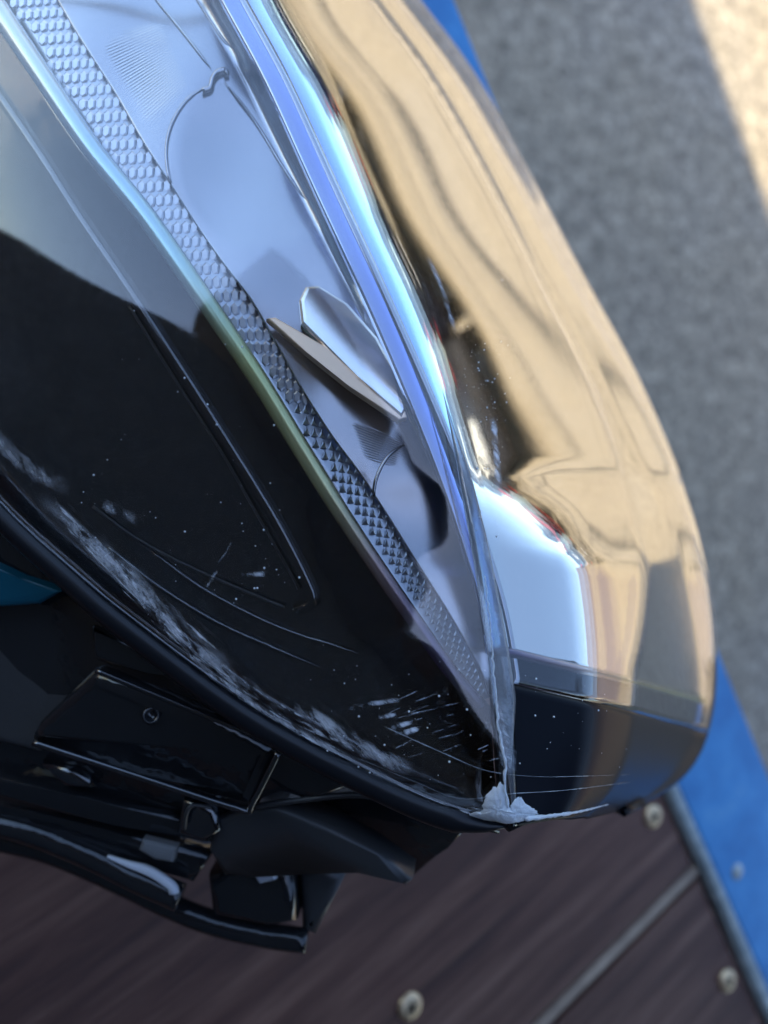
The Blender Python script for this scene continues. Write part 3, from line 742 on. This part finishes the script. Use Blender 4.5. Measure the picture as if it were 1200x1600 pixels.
plate('lower_rail', [(-60, 1205, 184), (100, 1240, 183), (345, 1292, 182), (335, 1322, 183), (180, 1290, 184), (-60, 1238, 186)], .006, M['housing'], lamp, .0015)
plate('lower_rail', [(-60, 1246, 189), (170, 1298, 188), (330, 1340, 187), (300, 1385, 189), (150, 1335, 190), (-60, 1275, 192)], .008, M['housing'], lamp, .002)
plate('clip_face', [(222, 1312, 181), (276, 1325, 181), (270, 1350, 181), (240, 1345, 181), (215, 1330, 181)], .003, mat('grey_glint_plastic', (.13, .135, .14), .3), lamp, .0015)  # lighter grey paints in a silver glint
ptube('tab_edge', [(52, 1160, 172.3), (210, 1211, 172), (375, 1264, 171.2), (392, 1258, 171), (436, 1174, 168.4)], .0007, M['black'], lamp, 50)
ptube('tab_edge', [(150, 1047, 170), (300, 1109, 169), (430, 1161, 168)], .0006, M['black'], lamp, 30)
pale = mat('highlight_and_clip_plastic', (.45, .48, .53), .25)
ptube('bar_highlight', [(168, 1338, 187), (200, 1350, 186.5), (235, 1362, 186), (268, 1384, 185.5), (272, 1396, 185.5)], lambda u: lerp(.0004, .0011, min(1, u * 2)), pale, lamp, 30, flat=.6)  # pale bars painted as the white highlight along the round bar
ptube('bar_highlight', [(25, 1280, 190), (60, 1292, 189.5), (120, 1316, 189)], .0006, pale, lamp, 20, flat=.6)
plate('moulded_rib', [(285, 1250, 178), (335, 1266, 178), (345, 1300, 179), (320, 1318, 180), (275, 1305, 180)], .004, M['black'], lamp, .0012)
plate('moulded_rib', [(60, 1195, 181), (120, 1206, 181), (150, 1232, 181), (100, 1232, 182)], .003, M['black'], lamp, .0012)
ptube('wire_loop', [(288, 1295, 178), (292, 1270, 176), (302, 1258, 176), (330, 1262, 177)], .0004, M['grey_plastic'], lamp, 20)
plate('clip_tongue', [(395, 1368, 188), (425, 1362, 187), (430, 1376, 187), (405, 1382, 188)], .002, pale, lamp, .0006)
ptube('round_bar', [(-60, 1275, 192), (40, 1296, 191), (140, 1335, 190), (215, 1372, 189), (282, 1402, 188)], .0030, M['housing'], lamp, 40, seg=14)
ptube('bottom_lip', [(-60, 1300, 200), (60, 1325, 200), (150, 1360, 200), (300, 1430, 199), (400, 1458, 198), (480, 1470, 197)], .0028, M['housing'], lamp, 40, seg=12)
plate('bracket_arm', [(335, 1285, 180), (380, 1272, 178), (430, 1262, 176), (520, 1298, 176), (590, 1338, 177), (645, 1378, 178), (634, 1388, 178), (560, 1364, 180), (490, 1352, 182), (400, 1358, 184), (350, 1372, 185), (325, 1330, 184)], .006, M['grey_plastic'], lamp, .0012)
plate('inner_rib', [(400, 1258, 178), (425, 1215, 178), (470, 1185, 176), (520, 1195, 174), (600, 1243, 170), (520, 1245, 172), (450, 1252, 175)], .002, mat('silver_glint_metal', (.5, .51, .54), .2, .9), lamp, .0006)  # bright metal colour carries a painted silver glint
ptube('rib_edge', [(398, 1260, 176), (470, 1250, 174), (560, 1242, 171), (640, 1255, 168)], .0006, M['grey_plastic'], lamp)
plate('rear_web', [(440, 1262, 192), (560, 1240, 186), (650, 1262, 180), (735, 1292, 178), (700, 1325, 184), (645, 1372, 192), (540, 1320, 194)], .006, M['housing'], lamp, .001)
plate('connector_block', [(322, 1372, 192), (400, 1362, 190), (455, 1360, 189), (462, 1445, 191), (420, 1452, 193), (330, 1436, 194)], .012, M['housing'], lamp, .002)
plate('connector_block', [(466, 1362, 193), (500, 1356, 192), (540, 1372, 192), (492, 1466, 196), (470, 1458, 196)], .008, M['grey_plastic'], lamp, .002)
# feet that carry the lamp on the table
for px, py, d0 in ((120, 1150, 186), (380, 1200, 188), (330, 800, 190), (800, 900, 232)):
    p = P(px, py, d0); q = Vector((p.x, p.y, TABLE + .0005)); bm = bmesh.new()
    box_bm(bm, Vector((p.x, p.y, (p.z + q.z) / 2)), Vector((1, 0, 0)), Vector((0, 1, 0)), UP, .008, .008, p.z - q.z); from_bm('support_foot', bm, M['housing'], lamp)
